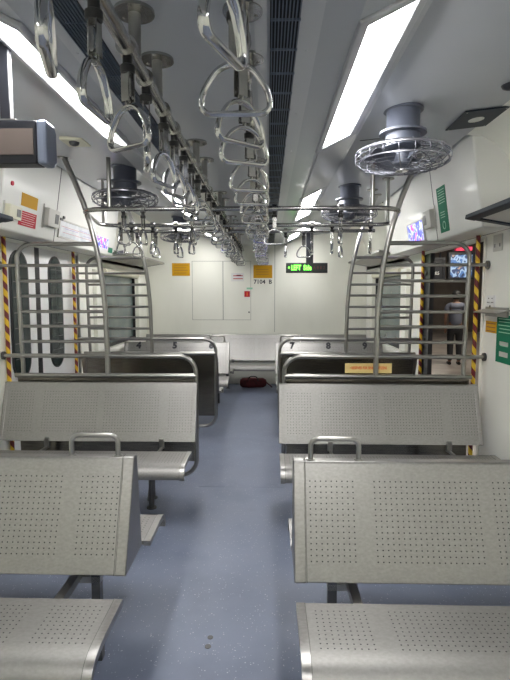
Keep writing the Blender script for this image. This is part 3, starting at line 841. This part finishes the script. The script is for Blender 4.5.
text_mesh('digits','7104  B',.10,M['ink'],e,(0,-.001,0),(PI/2,0,0),bold=.002)
o=fw_panel('alarm_label',-.42,-.20,1.765,1.905,M['white'],'white label with red lines of writing on the far cupboard door')
m=MB()
for i in range(2): m.box(-.075,.09,-.0055,-.004,.018-.05*i,.032-.05*i)
m.build('print',M['red'],o)
m=MB(); m.box(-.02,.06,-.0055,-.004,.028,.040); m.build('print',M['ink'],o)
o=fw_panel('extinguisher_label',-.195,-.10,1.50,1.60,M['red'],'small square red label below the white one on the far wall')
MB().box(-.012,.012,-.0055,-.004,-.03,.03).build('print',M['orange'],o)
o=fw_panel('arrow_label',-.155,-.055,1.63,1.66,M['palegreen'],'tiny green label just above the red square label on the far wall')
e=MB().cyl((0,0,0),.014,.012,(0,-1,0),seg=12).build('cupboard_lock',M['leg']); e.location=(-.115,YF,1.24); tag(e,'tiny round black lock on the far cupboard door','lock')

# ------------------------------------------------------------------ right wall stickers
def rw_panel(name,y0,y1,z0,z1,mat,label,cat='sticker',th=.003):
    m=MB(); m.box(-th,0,-(y1-y0)/2,(y1-y0)/2,-(z1-z0)/2,(z1-z0)/2); o=m.build(name,mat); o.location=(WA,(y0+y1)/2,(z0+z1)/2); tag(o,label,cat); return o
o=rw_panel('notice_sticker',3.76,3.945,1.262,1.348,M['yellow'],'small orange yellow notice with rows of print on the right wall')
m=MB()
for i in range(3): m.box(-.0045,-.003,-.075,.075,.022-.028*i,.029-.028*i)
m.build('print',new_mat('brown_print_c',(.25,.08,.01),.5),o)
o=rw_panel('safety_sticker',3.50,3.755,1.06,1.40,M['green'],'tall dark green safety notice on the right wall beside the yellow one')
m=MB()
for z,w in ((.14,.10),(.12,.09),(.095,.10),(.07,.08),(.045,.09),(-.03,.06),(-.05,.055)): m.box(-.0045,-.003,-w,w,z,z+.006)
m.build('print',M['palegreen'],o)
m=MB(); m.box(-.0045,-.003,-.06,.07,-.125,-.09); m.box(-.0045,-.003,-.06,.07,-.045,-.018); m.build('picture',M['grey_plastic'],o)
o=rw_panel('charging_socket',3.80,3.93,1.435,1.54,M['doorleaf'],'white charging socket panel on the right wall above the small shelf','socket',.010)
m=MB()
for y,z in ((-.03,.03),(.03,.03),(-.045,.0),(-.02,.0),(.02,0),(.045,.0)): m.box(-.0115,-.010,y-.007,y+.007,z-.004,z+.004)
m.cyl((-.010,.0,-.03),.010,.003,(-1,0,0),seg=12); m.build('sockets',M['leg'],o)
o=rw_panel('wall_vent',3.72,3.86,1.86,1.98,M['grey_plastic'],'small grey plate high on the right wall beside the doorway','plate',.008)
m=MB(); 
for y in (-.04,.04): m.box(-.0095,-.008,y-.008,y+.008,-.03,-.005)
m.build('slots',M['leg'],o)
o=MB().obox((-.045,0,0),(1,0,.25),(0,1,0),(-.25,0,1),.05,.20,.005).build('phone_shelf',M['tube'],None,bevel=.002); o.location=(WA,3.76,1.425); tag(o,'small sloping steel shelf on the right wall under the socket','shelf')
MB().box(-.012,0,-.18,.18,-.04,.03).build('bracket',M['tube'],o)

# placard on right partition
t=empty('reserved_placard',(.995,3.945,.972),'yellow placard with red writing fixed between the rails of the near right partition','placard')
MB().box(-.182,.182,.025,.031,-.039,.039).build('plate',M['yellowp'],t,bevel=.012)
text_mesh('lettering','• RESERVED FOR SENIOR CITIZENS',.030,M['orange'],t,(0,.0242,.002),(PI/2,0,0),bold=.0008,sx=.62)

# ------------------------------------------------------------------ bag under the far bench
t=empty('duffel_bag',(-.03,8.36,0),'dark red cloth bag on the floor under the far end bench','bag')
m=MB(); path=[]
xs=[-.225,-.215,-.18,-.08,.05,.16,.205,.22]; rs=[.02,.055,.078,.086,.083,.08,.055,.02]
m.tube([(x,0,.086) for x in xs],.08,seg=18,radii=rs); m.build('bag_body',M['maroon'],t)
m=MB(); m.tube(fillet([(-.09,-.07,.12),(-.07,-.06,.20),(.06,-.06,.20),(.08,-.07,.12)],.04,5),.008,seg=8); m.build('handle',M['rubber'],t)
m=MB(); m.tube([(.20,-.02,.11),(.26,-.03,.06),(.31,-.01,.012)],.010,seg=8); m.build('strap_end',M['maroon'],t)

# ------------------------------------------------------------------ platform outside
struct(MB().box(2.02,13,-3,30,-.20,-.02).build('floor_platform',M['platform']))
struct(MB().box(2.0,13,-3,30,3.6,3.7).build('ceiling_platform',M['dark']))
struct(MB().box(9.0,9.2,-3,30,-.02,3.6).build('wall_platform',M['statwall']))
struct(MB().box(2.0,9.0,21.5,21.7,-.02,3.6).build('wall_platform_end',M['statwall']))
def billboard(x,y,z,w,h,mat,label,name='billboard'):
    m=MB(); m.box(-w/2,w/2,-.03,.03,-h/2,h/2); o=m.build(name,mat); o.location=(x,y,z); tag(o,label,'billboard')
    m=MB(); 
    for a in ((-w/2-.05,-w/2,-h/2-.05,h/2+.05),(w/2,w/2+.05,-h/2-.05,h/2+.05),(-w/2,w/2,h/2,h/2+.05),(-w/2,w/2,-h/2-.05,-h/2)): m.box(a[0],a[1],-.06,.06,a[2],a[3])
    m.build('frame',M['black'],o)
    m=MB()
    for q in (-1,1): m.tube([(q*w*.35,0,h/2+.04),(q*w*.35,0,3.6-z)],.02,seg=8)
    m.build('hanger',M['black'],o)
    return o
billboard(4.84,12.5,2.22,.52,.54,M['ad_blue'],'lit blue and pale advert hanging over the platform, seen through the right doorway')
o=billboard(4.24,12.6,2.17,.40,.42,M['black'],'dark station sign with white lettering left of the blue advert','station_sign')
text_mesh('lettering','5 Slow',.11,M['doorleaf'],o,(0,-.035,.08),(PI/2,0,0)); text_mesh('lettering','12:05',.11,M['doorleaf'],o,(0,-.035,-.12),(PI/2,0,0))
o=MB().box(-.17,.17,-.04,.04,-.04,.04).build('red_sign',M['ad_red']); o.location=(4.33,11.0,2.50); tag(o,'narrow red lit sign high over the platform','sign')
MB().tube([(0,0,.05),(0,0,1.1)],.02,seg=8).build('hanger',M['black'],o)
for i,(x,y) in enumerate(((5.0,10.5),(5.0,15.5),(4.6,6.0))):  # lamps added under the roof to give the platform a faint brightness
    o=MB().box(-.6,.6,-.06,.06,-.03,.03).build('platform_fill_light',new_mat('platform_fill_tube',(1,1,1),.5,emit=(1,.93,.8),estr=55)); o.location=(x,y,3.35)
    tag(o,('small added fill tube light under the platform roof','farther added fill tube light under the dark platform roof','added fill tube light under the platform roof nearest the doorway')[i],'light')
    MB().box(-.62,.62,-.08,.08,.03,.25).build('fixture',M['dark'],o)
o=MB().box(-.13,.13,-.13,.13,-.02,3.6).build('platform_column',M['statwall'],bevel=.02); o.location=(5.3,11.6,0); tag(o,'square platform column right of the standing person, through the doorway','column')
MB().box(-.17,.17,-.17,.17,-.02,.12).build('base',M['statwall'],o)

# ------------------------------------------------------------------ people on the platform
def skin_mesh(name, joints, edges, mat, parent, root=0, sub=1):
    me=bpy.data.meshes.new(name); me.from_pydata([j[0] for j in joints],edges,[]); me.materials.append(mat)
    o=bpy.data.objects.new(name,me); COL.objects.link(o)
    if parent: o.parent=parent
    sk=o.modifiers.new('skin','SKIN')
    if not me.skin_vertices: 
        bpy.context.view_layer.update()
    for i,j in enumerate(joints):
        v=me.skin_vertices[0].data[i]; r=j[1]; v.radius=(r,r) if not isinstance(r,tuple) else r; v.use_root=(i==root)
    ss=o.modifiers.new('sub','SUBSURF'); ss.levels=sub; ss.render_levels=sub
    for p in me.polygons: p.use_smooth=True
    sk.use_smooth_shade=True
    return o
def make_skin_verts(o_me): pass
def person(loc, rz, shirt, label, stride=.0, arm_bend=0):
    t=empty('person',loc,label,'person',None,rz)
    # facing -y
    H=1.60
    J=[((0,0,.88),(.125,.10)),((0,0,1.05),(.12,.09)),((0,.01,1.25),(.145,.10)),((0,.01,1.34),(.09,.08)),((0,0,1.40),.05),((0,-.01,1.47),(.068,.078)),((0,-.01,1.55),(.065,.075))]
    E=[(0,1),(1,2),(2,3),(3,4),(4,5),(5,6)]
    for s in (-1,1):
        n=len(J)
        J+=[((s*.18,.01,1.30),.052),((s*.215,.02,1.06),.040),((s*.20,-.06-.12*arm_bend,.86+.16*arm_bend),.030),((s*.19,-.09-.18*arm_bend,.77+.2*arm_bend),.026)]
        E+=[(3,n),(n,n+1),(n+1,n+2),(n+2,n+3)]
        for q,(dx,dy,ln) in enumerate(((-.018,-.012,.07),(-.007,-.006,.08),(.005,0,.078),(.016,.006,.062),(-.03*1,-.03,.045))):
            a=len(J); b=J[n+3][0]
            J+=[((b[0]+dx,b[1]+dy,b[2]-ln*.55),.0095),((b[0]+dx,b[1]+dy-.012,b[2]-ln),.008)]
            E+=[(n+3,a),(a,a+1)]
        n=len(J); st=stride*s
        J+=[((s*.085,0,.80),.085),((s*.09,-.02-st*.5,.46),.058),((s*.095,.02+st,.09),.040),((s*.095,-.03+st,.045),.038),((s*.105,-.15+st,.035),.032)]
        E+=[(0,n),(n,n+1),(n+1,n+2),(n+2,n+3),(n+3,n+4)]
    skin_mesh('body',J,E,M['skin'],t)
    # shirt
    S=[((0,0,.80),(.165,.14)),((0,0,1.05),(.15,.12)),((0,.01,1.25),(.168,.122)),((0,.01,1.335),(.11,.09))]
    SE=[(0,1),(1,2),(2,3)]
    for s in (-1,1):
        n=len(S); S+=[((s*.18,.01,1.30),.068),((s*.20,.015,1.14),.062)]; SE+=[(3,n),(n,n+1)]
    skin_mesh('shirt',S,SE,shirt,t)
    T=[((0,0,.93),(.135,.112)),((0,0,.84),(.13,.11))]; TE=[(0,1)]
    for s in (-1,1):
        n=len(T); st=stride*s; T+=[((s*.088,0,.76),.098),((s*.09,-.02-st*.5,.46),.074),((s*.095,.02+st,.08),.062)]; TE+=[(1,n),(n,n+1),(n+1,n+2)]
    skin_mesh('trousers',T,TE,M['trousers'],t)
    m=MB(); m.lathe((0,.012,1.525),[(.02,.125),(.068,.108),(.095,.060),(.098,0),(.086,-.04),(.06,-.07),(.02,-.075)],18); m.build('hair',M['hair'],t)
    f=MB(); f.lathe((0,-.085,1.50),[(.006,-.02),(.012,0),(.004,.02)],8); f.build('nose',M['skin'],t)
    for s in (-1,1):
        e=MB(); e.box(s*.03-.012,s*.03+.012,-.094,-.086,1.522,1.532); e.build('eye',M['ink'],t)
        sh=MB(); sh.tube([(s*.10,.05+stride*s,.035),(s*.10,-.05+stride*s,.04),(s*.105,-.18+stride*s,.028)],.04,seg=10,radii=[.036,.042,.028]); sh.build('shoe',M['hair'],t)
    mo=MB(); mo.box(-.02,.02,-.088,-.082,1.462,1.468); mo.build('mouth',M['maroon'],t)
    return t
person((4.36,11.4,-.02),PI*.95,M['shirtgrey'],'person in grey shirt and black trousers standing on the platform with their back turned')
person((4.25,13.1,-.02),PI*1.3,M['shirtblack'],'person in dark clothes standing on the platform left of the grey shirt',.05,1)
person((4.62,10.2,-.02),PI*.6,M['shirtred'],'person in dark red top at the right edge of the doorway view',.08,.6)

# ------------------------------------------------------------------ world, camera, colour
w=bpy.data.worlds.new('night'); SC.world=w; w.use_nodes=True
w.node_tree.nodes['Background'].inputs[0].default_value=(.02,.025,.035,1); w.node_tree.nodes['Background'].inputs[1].default_value=.6
cam=bpy.data.cameras.new('camera'); co=bpy.data.objects.new('camera',cam); COL.objects.link(co)
co.location=(.21,0,1.55); co.rotation_euler=(math.radians(90-5.15),0,math.radians(1.46))
cam.sensor_fit='VERTICAL'; cam.sensor_height=24; cam.lens=24*510/680; cam.clip_start=.05; cam.clip_end=100
SC.camera=co
vs=SC.view_settings; vs.view_transform='Standard'; vs.look='None'; vs.gamma=1; vs.use_curve_mapping=False; vs.exposure=1.5
SC.cycles.use_denoising=True
SC.cycles.max_bounces=8; SC.cycles.diffuse_bounces=5; SC.cycles.glossy_bounces=5
